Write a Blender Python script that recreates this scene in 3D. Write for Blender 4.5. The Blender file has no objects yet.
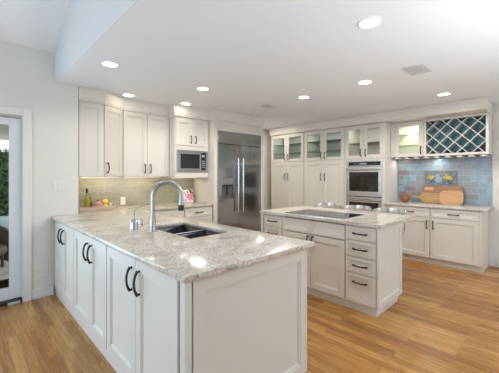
import bpy, bmesh, math, random
from mathutils import Vector, Matrix
random.seed(7)
C = bpy.context.scene.collection
SC = bpy.context.scene
PI = math.pi

# ------------------------------------------------------------------ camera
cam = bpy.data.cameras.new('camera')
cam.sensor_fit = 'HORIZONTAL'; cam.sensor_width = 36.0
cam.lens = 300.0 / 499.0 * 36.0
cam.shift_y = -11.5 / 499.0
cam.clip_start = 0.05
co = bpy.data.objects.new('camera', cam); C.objects.link(co)
co.location = (0, 0, 1.40)
co.rotation_euler = (PI / 2, 0, math.radians(46.2 - 90))
SC.camera = co

# ------------------------------------------------------------------ world, daylight, exposure
w = bpy.data.worlds.new('sky'); SC.world = w; w.use_nodes = True
bgn = w.node_tree.nodes['Background']
bgn.inputs[0].default_value = (0.80, 0.90, 1.0, 1); bgn.inputs[1].default_value = 2.2
SC.view_settings.view_transform = 'Standard'
SC.view_settings.look = 'None'
SC.view_settings.gamma = 1.0
SC.view_settings.use_curve_mapping = False
SC.view_settings.exposure = 0.0


def area(name, loc, direction, sx, sy, power, col, shape='RECTANGLE', spread=PI):
    l = bpy.data.lights.new(name, 'AREA'); l.shape = shape
    l.size = sx; l.size_y = sy; l.energy = power; l.color = col; l.spread = spread
    o = bpy.data.objects.new(name, l); C.objects.link(o)
    o.location = loc
    o.rotation_euler = Vector(direction).to_track_quat('-Z', 'Z').to_euler()
    return o


# daylight entering through the glazed openings of the room
area('daylight_patio_side', (-2.97, 1.6, 1.25), (1, 0, 0.62), 3.4, 2.1, 52, (0.52, 0.75, 1.0))
area('daylight_glass_door', (-0.75, 4.14, 1.15), (0, -1, 0.05), 1.9, 1.7, 36, (0.62, 0.82, 1.0))
area('daylight_rear_kitchen', (4.6, -2.97, 1.45), (0, 1, 0.6), 1.8, 1.5, 18, (0.90, 0.95, 1.0))
# added soft fill light behind the camera, bounced off the ceiling
area('ceiling_bounce_fill', (2.0, -1.9, 0.7), (0.10, 0.42, 0.90), 0.9, 0.9, 72, (0.86, 0.94, 1.0), 'DISK', math.radians(110))

# ------------------------------------------------------------------ material helpers
MATS = {}


def mat(name, col, rough=0.5, metal=0.0, **kw):
    if name in MATS: return MATS[name]
    m = bpy.data.materials.new(name); m.use_nodes = True
    b = m.node_tree.nodes['Principled BSDF']
    b.inputs['Base Color'].default_value = (*col, 1)
    b.inputs['Roughness'].default_value = rough
    b.inputs['Metallic'].default_value = metal
    for k, v in kw.items():
        k = {'trans': 'Transmission Weight', 'ior': 'IOR', 'coat': 'Coat Weight', 'emis': 'Emission Strength',
             'ecol': 'Emission Color', 'spec': 'Specular IOR Level', 'alpha': 'Alpha', 'aniso': 'Anisotropic'}[k]
        b.inputs[k].default_value = v
    MATS[name] = m
    return m


class NT:
    """small node-graph writer"""
    def __init__(s, m): s.t = m.node_tree; s.b = s.t.nodes['Principled BSDF']

    def n(s, typ, **kw):
        x = s.t.nodes.new(typ)
        for k, v in kw.items():
            if k.startswith('i_'):
                key = k[2:]
                key = int(key) if key.isdigit() else key.replace('_', ' ')
                if isinstance(v, bpy.types.NodeSocket): s.t.links.new(v, x.inputs[key])
                else: x.inputs[key].default_value = v
            else: setattr(x, k, v)
        return x

    def link(s, a, bsock): s.t.links.new(a, bsock)

    def obj(s): return s.n('ShaderNodeTexCoord').outputs['Object']

    def axes(s, a, b, c=None):
        v = s.n('ShaderNodeSeparateXYZ', i_0=s.obj())
        q = s.n('ShaderNodeCombineXYZ')
        for i, k in enumerate((a, b, c)):
            if k: s.link(v.outputs[k], q.inputs[i])
        return q.outputs[0]

    def ramp(s, fac, stops):
        r = s.n('ShaderNodeValToRGB', i_0=fac)
        e = r.color_ramp.elements
        while len(e) < len(stops): e.new(0.5)
        for el, (p, c) in zip(e, stops): el.position = p; el.color = (*c, 1)
        return r.outputs[0]

    def mix(s, fac, a, b, mode='MIX'):
        x = s.n('ShaderNodeMix', data_type='RGBA', blend_type=mode)
        for sock, v in ((x.inputs[0], fac), (x.inputs[6], a), (x.inputs[7], b)):
            if isinstance(v, bpy.types.NodeSocket): s.link(v, sock)
            elif isinstance(v, tuple): sock.default_value = (*v, 1)
            else: sock.default_value = v
        return x.outputs[2]

    def bump(s, h, strength=0.2, dist=0.01):
        b = s.n('ShaderNodeBump', i_Height=h, i_Strength=strength, i_Distance=dist)
        s.link(b.outputs[0], s.b.inputs['Normal'])


def noise_paint(name, col, rough, var=0.03, scale=6, bump=0.0, spec=0.5):
    m = mat(name, col, rough, spec=spec); t = NT(m)
    nz = t.n('ShaderNodeTexNoise', i_Vector=t.obj(), i_Scale=scale, i_Detail=4.0)
    lo = tuple(max(0, c * (1 - var)) for c in col); hi = tuple(min(1, c * (1 + var)) for c in col)
    t.link(t.ramp(nz.outputs[0], [(0.3, lo), (0.7, hi)]), t.b.inputs['Base Color'])
    if bump:
        n2 = t.n('ShaderNodeTexNoise', i_Vector=t.obj(), i_Scale=180.0, i_Detail=2.0)
        t.bump(n2.outputs[0], bump, 0.002)
    return m


PAINT = noise_paint('cabinet_paint', (0.745, 0.712, 0.655), 0.38, 0.012, 3)
WALL = noise_paint('wall_paint', (0.775, 0.765, 0.73), 0.85, 0.012, 2, 0.06)
CEIL = noise_paint('ceiling_paint', (0.83, 0.87, 0.915), 0.9, 0.01, 2, 0.05)
TRIM = noise_paint('trim_paint', (0.82, 0.81, 0.80), 0.35, 0.01, 3)
DOORW = noise_paint('door_white', (0.78, 0.80, 0.84), 0.35, 0.01, 3)
BLACK = mat('dark_bronze', (0.016, 0.014, 0.014), 0.42, 0.0)
CHROME = mat('brushed_nickel', (0.45, 0.445, 0.43), 0.28, 1.0)
POLISH = mat('polished_chrome', (0.56, 0.57, 0.6), 0.12, 1.0)
PLATE = mat('switch_plate_plastic', (0.82, 0.81, 0.79), 0.4)
DARK = mat('dark_interior', (0.03, 0.03, 0.03), 0.6)
BGLASS = mat('black_glass', (0.012, 0.013, 0.015), 0.04, spec=0.6)
RUBBER = mat('black_rubber', (0.015, 0.015, 0.015), 0.5)
LENS = mat('lamp_lens', (1, 1, 1), 0.4, emis=7.0, ecol=(1.0, 0.97, 0.92, 1))
STRIP = mat('light_strip', (1, 1, 1), 0.4, emis=4.0, ecol=(1.0, 0.86, 0.6, 1))
LED = mat('display_digits', (0.1, 0.3, 0.4), 0.4, emis=0.35, ecol=(0.3, 0.6, 0.75, 1))

# clear glass: mostly transparent with a sharp reflection
GLASS = bpy.data.materials.new('clear_glass'); GLASS.use_nodes = True
_t = GLASS.node_tree; _t.nodes.clear()
_o = _t.nodes.new('ShaderNodeOutputMaterial'); _mx = _t.nodes.new('ShaderNodeMixShader')
_tr = _t.nodes.new('ShaderNodeBsdfTransparent'); _tr.inputs[0].default_value = (0.93, 0.965, 0.95, 1)
_gl = _t.nodes.new('ShaderNodeBsdfGlossy'); _gl.inputs['Roughness'].default_value = 0.03
_fr = _t.nodes.new('ShaderNodeFresnel'); _fr.inputs[0].default_value = 1.35
_t.links.new(_fr.outputs[0], _mx.inputs[0]); _t.links.new(_tr.outputs[0], _mx.inputs[1])
_t.links.new(_gl.outputs[0], _mx.inputs[2]); _t.links.new(_mx.outputs[0], _o.inputs[0])
SHELFGLASS = mat('green_edge_glass', (0.25, 0.42, 0.38), 0.1, trans=0.5)


def granite():
    m = mat('granite', (0.7, 0.66, 0.6), 0.17, spec=0.5); t = NT(m); v = t.obj()
    big = t.n('ShaderNodeTexNoise', i_Vector=v, i_Scale=5.0, i_Detail=7.0, i_Roughness=0.62, i_Distortion=0.8)
    base = t.ramp(big.outputs[0], [(0.28, (0.42, 0.36, 0.29)), (0.40, (0.66, 0.60, 0.51)), (0.54, (0.78, 0.73, 0.65)), (0.70, (0.85, 0.82, 0.77))])
    fine = t.n('ShaderNodeTexNoise', i_Vector=v, i_Scale=60.0, i_Detail=5.0, i_Roughness=0.7)
    f = t.ramp(fine.outputs[0], [(0.37, (0.22, 0.20, 0.19)), (0.47, (0.82, 0.80, 0.77)), (0.62, (1, 1, 1))])
    c1 = t.mix(0.75, base, f, 'MULTIPLY')
    vein = t.n('ShaderNodeTexNoise', i_Vector=v, i_Scale=9.0, i_Detail=6.0, i_Roughness=0.7, i_Distortion=1.8)
    vm = t.ramp(vein.outputs[0], [(0.475, (0, 0, 0)), (0.497, (1, 1, 1)), (0.515, (0, 0, 0))])
    vf = t.n('ShaderNodeMath', operation='MULTIPLY', i_0=vm, i_1=0.28)
    c2 = t.mix(vf.outputs[0], c1, (0.27, 0.25, 0.25))
    sp = t.n('ShaderNodeTexVoronoi', i_Vector=v, i_Scale=34.0)
    sm = t.ramp(sp.outputs['Distance'], [(0.0, (1, 1, 1)), (0.09, (1, 1, 1)), (0.14, (0, 0, 0))])
    gate = t.n('ShaderNodeMath', operation='GREATER_THAN', i_0=sp.outputs['Color'], i_1=0.60)
    sg = t.n('ShaderNodeMath', operation='MULTIPLY', i_0=sm, i_1=gate.outputs[0])
    sg2 = t.n('ShaderNodeMath', operation='MULTIPLY', i_0=sg.outputs[0], i_1=0.8)
    c3 = t.mix(sg2.outputs[0], c2, (0.10, 0.08, 0.08))
    t.link(c3, t.b.inputs['Base Color'])
    return m


GRANITE = granite()


def oak():
    m = mat('oak_floor', (0.5, 0.3, 0.12), 0.24, spec=0.5); t = NT(m)
    v = t.axes('Y', 'X')
    br = t.n('ShaderNodeTexBrick', i_Vector=v, i_Scale=1.0, i_Color1=(0.0, 0.0, 0.0, 1), i_Color2=(1, 1, 1, 1), i_Mortar=(0.5, 0.5, 0.5, 1))
    br.offset = 0.37; br.offset_frequency = 2
    br.inputs['Mortar Size'].default_value = 0.0011; br.inputs['Mortar Smooth'].default_value = 0.3
    br.inputs['Brick Width'].default_value = 0.92; br.inputs['Row Height'].default_value = 0.07
    mp = t.n('ShaderNodeMapping', i_Vector=v); mp.inputs['Scale'].default_value = (2.2, 42, 1)
    off = t.n('ShaderNodeVectorMath', operation='ADD', i_0=mp.outputs[0])
    sc_ = t.n('ShaderNodeVectorMath', operation='SCALE', i_0=br.outputs['Color']); sc_.inputs['Scale'].default_value = 37.0
    t.link(sc_.outputs[0], off.inputs[1])
    gr = t.n('ShaderNodeTexNoise', i_Vector=off.outputs[0], i_Scale=1.6, i_Detail=6.0, i_Roughness=0.6, i_Distortion=0.6)
    tone = t.ramp(br.outputs['Color'], [(0.0, (0.29, 0.115, 0.024)), (0.35, (0.41, 0.182, 0.042)), (0.7, (0.50, 0.245, 0.062)), (1.0, (0.62, 0.34, 0.110))])
    g = t.ramp(gr.outputs[0], [(0.28, (0.50, 0.44, 0.38)), (0.5, (0.92, 0.90, 0.86)), (0.75, (1.08, 1.08, 1.08))])
    c1 = t.mix(0.9, tone, g, 'MULTIPLY')
    c2 = t.mix(br.outputs['Fac'], c1, (0.16, 0.08, 0.03))
    t.link(c2, t.b.inputs['Base Color'])
    rr = t.n('ShaderNodeMapRange', i_0=gr.outputs[0], i_3=0.20, i_4=0.34)
    t.link(rr.outputs[0], t.b.inputs['Roughness'])
    inv = t.n('ShaderNodeMath', operation='SUBTRACT', i_0=1.0, i_1=br.outputs['Fac'])
    t.bump(inv.outputs[0], 0.25, 0.002)
    return m


OAK = oak()


def tile(name, a, b, ramp, bw, rh, grout, rough):
    m = mat(name, ramp[0][1], rough, spec=0.6); t = NT(m)
    v = t.axes(a, b)
    br = t.n('ShaderNodeTexBrick', i_Vector=v, i_Scale=1.0, i_Color1=(0, 0, 0, 1), i_Color2=(1, 1, 1, 1), i_Mortar=(0.5, 0.5, 0.5, 1))
    br.inputs['Mortar Size'].default_value = 0.0022; br.inputs['Mortar Smooth'].default_value = 0.2
    br.inputs['Brick Width'].default_value = bw; br.inputs['Row Height'].default_value = rh
    nz = t.n('ShaderNodeTexNoise', i_Vector=v, i_Scale=7.0, i_Detail=3.0)
    ad = t.n('ShaderNodeMath', operation='MULTIPLY_ADD', i_0=nz.outputs[0], i_1=0.9, i_2=-0.45)
    sm = t.n('ShaderNodeMath', operation='ADD', i_0=br.outputs['Color'], i_1=ad.outputs[0])
    c = t.ramp(sm.outputs[0], ramp)
    t.link(t.mix(br.outputs['Fac'], c, grout), t.b.inputs['Base Color'])
    inv = t.n('ShaderNodeMath', operation='SUBTRACT', i_0=1.0, i_1=br.outputs['Fac'])
    t.bump(inv.outputs[0], 0.5, 0.002)
    return m


TILE_OLIVE = tile('olive_glass_tile', 'X', 'Z', [(0.0, (0.27, 0.265, 0.21)), (0.5, (0.30, 0.295, 0.235)), (1.0, (0.335, 0.33, 0.265))], 0.205, 0.0825, (0.46, 0.45, 0.39), 0.14)
TILE_BLUE = tile('iridescent_blue_tile', 'Y', 'Z', [(0.0, (0.21, 0.195, 0.20)), (0.3, (0.29, 0.28, 0.295)), (0.50, (0.23, 0.27, 0.31)), (0.74, (0.25, 0.41, 0.50)), (1.0, (0.26, 0.28, 0.30))], 0.205, 0.0995, (0.50, 0.50, 0.51), 0.22)



def wood(name, dark, light, axis='X', rough=0.45, scale=1.0):
    m = mat(name, light, rough); t = NT(m)
    mp = t.n('ShaderNodeMapping', i_Vector=t.obj())
    s = {'X': (3, 45, 45), 'Y': (45, 3, 45), 'Z': (45, 45, 3)}[axis]
    mp.inputs['Scale'].default_value = tuple(k * scale for k in s)
    nz = t.n('ShaderNodeTexNoise', i_Vector=mp.outputs[0], i_Scale=1.0, i_Detail=5.0, i_Distortion=0.5)
    t.link(t.ramp(nz.outputs[0], [(0.3, dark), (0.7, light)]), t.b.inputs['Base Color'])
    return m


WALNUT = wood('walnut', (0.20, 0.095, 0.045), (0.42, 0.22, 0.11))
ACACIA = wood('acacia', (0.34, 0.19, 0.07), (0.55, 0.34, 0.14))
MAPLE = wood('maple', (0.52, 0.27, 0.12), (0.68, 0.40, 0.20))


def steel():
    m = mat('brushed_steel', (0.40, 0.405, 0.41), 0.24, 1.0); t = NT(m)
    mp = t.n('ShaderNodeMapping', i_Vector=t.obj()); mp.inputs['Scale'].default_value = (160, 160, 1.5)
    nz = t.n('ShaderNodeTexNoise', i_Vector=mp.outputs[0], i_Scale=1.0, i_Detail=3.0)
    r = t.n('ShaderNodeMapRange', i_0=nz.outputs[0], i_3=0.09, i_4=0.20)
    t.link(r.outputs[0], t.b.inputs['Roughness'])
    wv = t.n('ShaderNodeTexNoise', i_Vector=t.obj(), i_Scale=2.3, i_Detail=1.0)
    t.bump(wv.outputs[0], 0.25, 0.03)
    return m


STEEL = steel()
OVENSTEEL = mat('oven_steel', (0.66, 0.65, 0.63), 0.26, 1.0)


def planked_ceiling():
    m = mat('planked_ceiling', (0.88, 0.88, 0.88), 0.7); t = NT(m)
    v = t.n('ShaderNodeSeparateXYZ', i_0=t.obj())
    q = t.n('ShaderNodeMath', operation='FRACT', i_0=t.n('ShaderNodeMath', operation='MULTIPLY', i_0=v.outputs['Y'], i_1=7.5).outputs[0])
    r = t.ramp(q.outputs[0], [(0.0, (0, 0, 0)), (0.06, (1, 1, 1)), (0.94, (1, 1, 1)), (1.0, (0, 0, 0))])
    t.bump(r, 0.35, 0.006)
    return m


PLANKCEIL = planked_ceiling()


# ------------------------------------------------------------------ mesh helpers
class MB:
    def __init__(s): s.b = bmesh.new()

    def box(s, x0, x1, y0, y1, z0, z1, bev=0.0, seg=1):
        x0, x1 = min(x0, x1), max(x0, x1); y0, y1 = min(y0, y1), max(y0, y1); z0, z1 = min(z0, z1), max(z0, z1)
        r = bmesh.ops.create_cube(s.b, size=1.0)
        vs = r['verts']
        for v in vs:
            v.co = Vector((x0 + (v.co.x + 0.5) * (x1 - x0), y0 + (v.co.y + 0.5) * (y1 - y0), z0 + (v.co.z + 0.5) * (z1 - z0)))
        if bev > 0:
            es = list({e for v in vs for e in v.link_edges})
            bmesh.ops.bevel(s.b, geom=es, offset=bev, segments=seg, affect='EDGES', profile=0.5)
        return s

    def quad(s, *pts):
        s.b.faces.new([s.b.verts.new(p) for p in pts]); return s

    def prism(s, pts, z0, z1):
        """extrude a plan outline in z"""
        a = [s.b.verts.new((p[0], p[1], z0)) for p in pts]; b = [s.b.verts.new((p[0], p[1], z1)) for p in pts]
        n = len(pts)
        s.b.faces.new(a[::-1]); s.b.faces.new(b)
        for i in range(n): s.b.faces.new((a[i], a[(i + 1) % n], b[(i + 1) % n], b[i]))
        return s

    def slabxz(s, pts, y0, y1):
        """extrude an outline drawn in x,z along y"""
        a = [s.b.verts.new((p[0], y0, p[1])) for p in pts]; b = [s.b.verts.new((p[0], y1, p[1])) for p in pts]
        n = len(pts)
        s.b.faces.new(a); s.b.faces.new(b[::-1])
        for i in range(n): s.b.faces.new((a[(i + 1) % n], a[i], b[i], b[(i + 1) % n]))
        return s

    def tube(s, pts, rad, seg=10, cap=True):
        pts = [Vector(p) for p in pts]; n = len(pts)
        if not hasattr(rad, '__len__'): rad = [rad] * n
        ref = None; rings = []
        for i, p in enumerate(pts):
            t = (pts[min(i + 1, n - 1)] - pts[max(i - 1, 0)]).normalized()
            if ref is None:
                ref = t.orthogonal().normalized()
            else:
                ref = (ref - t * ref.dot(t))
                ref = ref.normalized() if ref.length > 1e-6 else t.orthogonal().normalized()
            bi = t.cross(ref)
            rings.append([s.b.verts.new(p + (ref * math.cos(2 * PI * k / seg) + bi * math.sin(2 * PI * k / seg)) * rad[i]) for k in range(seg)])
        for a, b in zip(rings, rings[1:]):
            for k in range(seg): s.b.faces.new((a[k], a[(k + 1) % seg], b[(k + 1) % seg], b[k]))
        if cap:
            s.b.faces.new(rings[0][::-1]); s.b.faces.new(rings[-1])
        return s

    def lathe(s, prof, loc=(0, 0, 0), seg=24):
        loc = Vector(loc); rings = []
        for r, z in prof:
            if r < 1e-6: rings.append([s.b.verts.new(loc + Vector((0, 0, z)))])
            else: rings.append([s.b.verts.new(loc + Vector((r * math.cos(2 * PI * k / seg), r * math.sin(2 * PI * k / seg), z))) for k in range(seg)])
        for a, b in zip(rings, rings[1:]):
            for k in range(seg):
                k2 = (k + 1) % seg
                if len(a) == 1 and len(b) == 1: continue
                if len(a) == 1: s.b.faces.new((a[0], b[k2], b[k]))
                elif len(b) == 1: s.b.faces.new((a[k], a[k2], b[0]))
                else: s.b.faces.new((a[k], a[k2], b[k2], b[k]))
        return s

    def ball(s, loc, r, sx=1, sy=1, sz=1, seg=14):
        rr = bmesh.ops.create_uvsphere(s.b, u_segments=seg, v_segments=max(6, seg // 2 + 2), radius=r)
        for v in rr['verts']: v.co = Vector((v.co.x * sx, v.co.y * sy, v.co.z * sz)) + Vector(loc)
        return s

    def shaker(s, x0, x1, z0, z1, yf, th=0.02, rail=0.06, rec=0.013, step=0.007):
        """framed panel facing -y"""
        def ring(ins, y):
            return [s.b.verts.new(p) for p in ((x0 + ins, y, z0 + ins), (x1 - ins, y, z0 + ins), (x1 - ins, y, z1 - ins), (x0 + ins, y, z1 - ins))]
        rs = [ring(0, yf + th), ring(0, yf + 0.002), ring(0.002, yf), ring(rail, yf), ring(rail + 0.003, yf + 0.006), ring(rail + 0.004 + step, yf + 0.0045), ring(rail + 0.009 + step, yf + rec)]
        s.b.faces.new(rs[0][::-1])
        for a, b in zip(rs, rs[1:]):
            for k in range(4): s.b.faces.new((a[k], a[(k + 1) % 4], b[(k + 1) % 4], b[k]))
        s.b.faces.new(rs[-1])
        return s

    def openframe(s, x0, x1, z0, z1, yf, th=0.02, rail=0.06):
        def ring(ins, y):
            return [s.b.verts.new(p) for p in ((x0 + ins, y, z0 + ins), (x1 - ins, y, z0 + ins), (x1 - ins, y, z1 - ins), (x0 + ins, y, z1 - ins))]
        rs = [ring(0, yf + th), ring(0, yf + 0.002), ring(0.002, yf), ring(rail, yf), ring(rail + 0.004, yf + 0.004), ring(rail + 0.004, yf + th)]
        rs.append(rs[0])
        for a, b in zip(rs, rs[1:]):
            for k in range(4): s.b.faces.new((a[k], a[(k + 1) % 4], b[(k + 1) % 4], b[k]))
        return s

    def cells(s, xs, ys, z0, z1, filled):
        """flat slab made of grid cells, outer faces only"""
        vt, vb = {}, {}
        def V(d, i, j, z):
            if (i, j) not in d: d[(i, j)] = s.b.verts.new((xs[i], ys[j], z))
            return d[(i, j)]
        nx, ny = len(xs) - 1, len(ys) - 1
        on = {(i, j) for i in range(nx) for j in range(ny) if filled((xs[i] + xs[i + 1]) / 2, (ys[j] + ys[j + 1]) / 2)}
        for i, j in on:
            q = ((i, j), (i + 1, j), (i + 1, j + 1), (i, j + 1))
            s.b.faces.new([V(vt, *p, z1) for p in q]); s.b.faces.new([V(vb, *p, z0) for p in q[::-1]])
            for k, (di, dj) in enumerate(((0, -1), (1, 0), (0, 1), (-1, 0))):
                if (i + di, j + dj) not in on:
                    a, b = q[k], q[(k + 1) % 4]
                    s.b.faces.new((V(vb, *a, z0), V(vb, *b, z0), V(vt, *b, z1), V(vt, *a, z1)))
        bmesh.ops.dissolve_limit(s.b, angle_limit=0.01, verts=s.b.verts[:], edges=s.b.edges[:])
        return s

    def bevel_sharp(s, off, seg=2):
        es = [e for e in s.b.edges if len(e.link_faces) == 2 and e.calc_face_angle(0) > 0.6]
        bmesh.ops.bevel(s.b, geom=es, offset=off, segments=seg, affect='EDGES', profile=0.5)
        return s

    def xform(s, m):
        bmesh.ops.transform(s.b, matrix=m, verts=s.b.verts[:]); return s


def obj(name, mb, m, parent=None, loc=None, rot=None, angle=38):
    me = bpy.data.meshes.new(name)
    bmesh.ops.recalc_face_normals(mb.b, faces=mb.b.faces[:])
    mb.b.to_mesh(me); mb.b.free()
    me.polygons.foreach_set('use_smooth', [True] * len(me.polygons))
    me.set_sharp_from_angle(angle=math.radians(angle))
    if m: me.materials.append(m)
    o = bpy.data.objects.new(name, me); C.objects.link(o)
    if parent: o.parent = parent
    if loc: o.location = loc
    if rot: o.rotation_euler = rot
    return o


def tag(o, label, cat, group=None):
    o['label'] = label; o['category'] = cat
    if group: o['group'] = group
    return o


def thing(name, label, cat, loc=(0, 0, 0), rotz=0.0, group=None):
    o = bpy.data.objects.new(name, None); C.objects.link(o)
    o.empty_display_size = 0.1
    o.location = loc; o.rotation_euler = (0, 0, rotz)
    return tag(o, label, cat, group)


def struct(name, mb, m, parent=None, loc=None, angle=38):
    o = obj(name, mb, m, parent, loc, None, angle)
    if not parent: o['kind'] = 'structure'
    return o


def dup(root, loc, rotz, label, group=None):
    r = root.copy(); C.objects.link(r); r.location = loc; r.rotation_euler = (0, 0, rotz); r['label'] = label
    if group: r['group'] = group
    for ch in list(root.children):
        c = ch.copy(); C.objects.link(c); c.parent = r
        for g in list(ch.children):
            d = g.copy(); C.objects.link(d); d.parent = c
    return r


# ------------------------------------------------------------------ the setting
CZ = 2.505     # kitchen ceiling
AY = 4.18      # face of the wall with the glass door
BY = 4.72      # back wall behind the wall cabinets
RX = 5.98      # wall behind the pantry and drinks counter
FZ = -0.02     # finished floor
HX = 0.80      # face of the dropped ceiling edge
RT = -PI / 2   # rotation of things that face -X

struct('floor', MB().box(-3.2, 6.2, -3.2, 5.25, FZ - 0.1, FZ), OAK)
struct('ceiling', MB().box(HX + 0.004, 6.2, -3.2, 5.25, CZ, CZ + 0.12), CEIL)
# vertical face between the vaulted ceiling and the dropped kitchen ceiling
RIDGE_Y, RIDGE_Z, EAVE = 0.5, 2.85 + 0.5 * (AY - 0.5), 2.85
m = MB()
pts = [(AY, CZ), (AY, EAVE), (RIDGE_Y, RIDGE_Z), (-3.2, EAVE), (-3.2, CZ)]
a = [m.b.verts.new((HX, y, z)) for y, z in pts]; b = [m.b.verts.new((HX + 0.004, y, z)) for y, z in pts]
m.b.faces.new(a); m.b.faces.new(b[::-1])
for i in range(5): m.b.faces.new((a[i], a[(i + 1) % 5], b[(i + 1) % 5], b[i]))
struct('wall_header', m, noise_paint('header_paint', (0.72, 0.72, 0.72), 0.9, 0.01, 2))
m = MB()
for (y0, z0, y1, z1) in ((AY, EAVE, RIDGE_Y, RIDGE_Z), (RIDGE_Y, RIDGE_Z, -3.2, EAVE)):
    m.quad((-3.2, y0, z0), (HX, y0, z0), (HX, y1, z1), (-3.2, y1, z1))
    m.quad((-3.2, y0, z0 + 0.1), (-3.2, y1, z1 + 0.1), (HX, y1, z1 + 0.1), (HX, y0, z0 + 0.1))
struct('ceiling_vault', m, PLANKCEIL)

DX0, DX1, DZ = -1.75, 0.49, 2.06     # glass door opening
m = MB()
m.box(DX1, 1.05, AY, AY + 0.16, FZ, 3.0)
m.box(DX0, DX1, AY, AY + 0.16, DZ, 3.0)
m.box(-3.2, DX0, AY, AY + 0.16, FZ, 3.0)
m.box(0.93, 1.05, AY + 0.16, BY + 0.12, FZ, CZ)
struct('wall_left', m, WALL)
struct('wall_back', MB().box(1.05, 4.30, BY, BY + 0.12, FZ, CZ), WALL)
m = MB()
m.box(4.30, 4.42, BY, 5.05, FZ, CZ)
m.box(4.30, 6.1, 5.05, 5.17, FZ, CZ)
struct('wall_passage', m, WALL)
struct('wall_right', MB().box(RX, RX + 0.12, -3.2, 5.05, FZ, CZ), WALL)
m = MB()
WZ0, WZ1 = 0.2, 2.3
m.box(-3.12, -3.0, -3.0, -0.1, FZ, 4.6); m.box(-3.12, -3.0, 3.3, AY, FZ, 4.6)
m.box(-3.12, -3.0, -0.1, 3.3, WZ1, 4.6); m.box(-3.12, -3.0, -0.1, 3.3, FZ, WZ0)
struct('wall_patio', m, WALL)
m = MB()
m.box(-3.2, 3.7, -3.12, -3.0, FZ, 4.6); m.box(5.5, 6.2, -3.12, -3.0, FZ, 2.6)
m.box(3.7, 5.5, -3.12, -3.0, FZ, 0.6); m.box(3.7, 5.5, -3.12, -3.0, 2.3, 3.3)
struct('wall_rear', m, WALL)

# glass sliding door in the wall
d = bpy.data.objects.new('door_1', None); C.objects.link(d); d.location = (0, AY + 0.05, FZ); d['kind'] = 'structure'
m = MB()
for x0 in (DX0 + 0.01, -0.66):
    x1 = x0 + 1.143 if x0 > -1 else x0 + 1.15
    m.box(x1 - 0.105, x1, 0, 0.045, 0.045, DZ - 0.01, 0.003); m.box(x0, x0 + 0.105, 0, 0.045, 0.045, DZ - 0.01, 0.003)
    m.box(x0 + 0.105, x1 - 0.105, 0, 0.045, DZ - 0.085, DZ - 0.01); m.box(x0 + 0.105, x1 - 0.105, 0, 0.045, 0.045, 0.17)
obj('door_frame', m, DOORW, d)
m = MB(); m.box(-0.56, 0.38, 0.018, 0.026, 0.165, DZ - 0.08); m.box(DX0 + 0.11, -0.7, 0.018, 0.026, 0.165, DZ - 0.08)
obj('glass_pane', m, GLASS, d)
obj('threshold', MB().box(DX0, DX1, -0.05, 0.1, 0.0, 0.04, 0.004), mat('threshold_metal', (0.06, 0.055, 0.05), 0.4, 0.5), d)
obj('door_stop', MB().box(0.36, 0.47, -0.075, -0.052, 0.0, 0.028, 0.005), mat('door_stop_grey', (0.5, 0.55, 0.62), 0.4), d)
m = MB()
m.box(DX1, DX1 + 0.085, AY - 0.018, AY, FZ, DZ + 0.085, 0.004); m.box(DX0 - 0.085, DX0, AY - 0.018, AY, FZ, DZ + 0.085, 0.004)
m.box(DX0, DX1, AY - 0.018, AY, DZ, DZ + 0.085, 0.004)
m.box(DX1 - 0.004, DX1, AY, AY + 0.05, 0.04, DZ)
struct('trim_1', m, TRIM)
struct('baseboard_left', MB().box(DX1 + 0.087, 0.788, AY - 0.016, AY, FZ, 0.10, 0.004), TRIM)
struct('baseboard_right', MB().box(RX - 0.016, RX, -3.0, 0.70, FZ, 0.10, 0.004), TRIM)

# passage door beyond the refrigerator
d = bpy.data.objects.new('door_2', None); C.objects.link(d); d.location = (0, 5.05, FZ); d['kind'] = 'structure'
m = MB(); m.shaker(4.62, 4.97, 0.12, 1.95, -0.012, 0.012, 0.09); m.shaker(4.97, 5.34, 0.12, 1.95, -0.012, 0.012, 0.09); m.box(4.62, 5.34, -0.011, 0, 0.005, 2.03)
obj('door_leaf', m, TRIM, d)
m = MB(); m.box(4.53, 4.615, -0.02, 0, 0, 2.12, 0.003); m.box(5.345, 5.43, -0.02, 0, 0, 2.12, 0.003); m.box(4.615, 5.345, -0.02, 0, 2.035, 2.12, 0.003)
obj('casing', m, TRIM, d)

# tiled splashbacks
struct('trim_2', MB().box(1.052, 3.085, BY - 0.008, BY, 0.914, 1.40), TILE_OLIVE)
struct('trim_3', MB().box(RX - 0.008, RX, 0.755, 2.165, 0.914, 1.73), TILE_BLUE)


def crown(name, path, z0, z1, proj, flip=1, back=0.25):
    """moulding: profile swept along a plan path, thickness towards the walls"""
    prof = [(0.0, z0), (0.010, z0 + 0.002), (0.010, z0 + 0.020), (0.016, z0 + 0.026), (0.020, z0 + 0.06), (0.028, z1 - 0.055), (proj - 0.010, z1 - 0.026), (proj - 0.010, z1 - 0.020), (proj, z1 - 0.018), (proj, z1), (-back, z1), (-back, z0)]
    mb = MB(); P_ = [Vector((*p, 0)) for p in path]; rings = []
    for i, p in enumerate(P_):
        ds = []
        if i > 0: ds.append((P_[i] - P_[i - 1]).normalized())
        if i < len(P_) - 1: ds.append((P_[i + 1] - P_[i]).normalized())
        ns = [Vector((q.y, -q.x, 0)) * flip for q in ds]
        n = sum(ns, Vector()).normalized(); k = 1.0 / max(0.3, n.dot(ns[0]))
        rings.append([mb.b.verts.new(p + n * (o * k if o > 0 else o * min(k, 1.0)) + Vector((0, 0, z))) for o, z in prof])
    for a, b in zip(rings, rings[1:]):
        for j in range(len(prof)):
            j2 = (j + 1) % len(prof); mb.b.faces.new((a[j], a[j2], b[j2], b[j]))
    mb.b.faces.new(rings[0]); mb.b.faces.new(rings[-1][::-1])
    return mb


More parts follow.
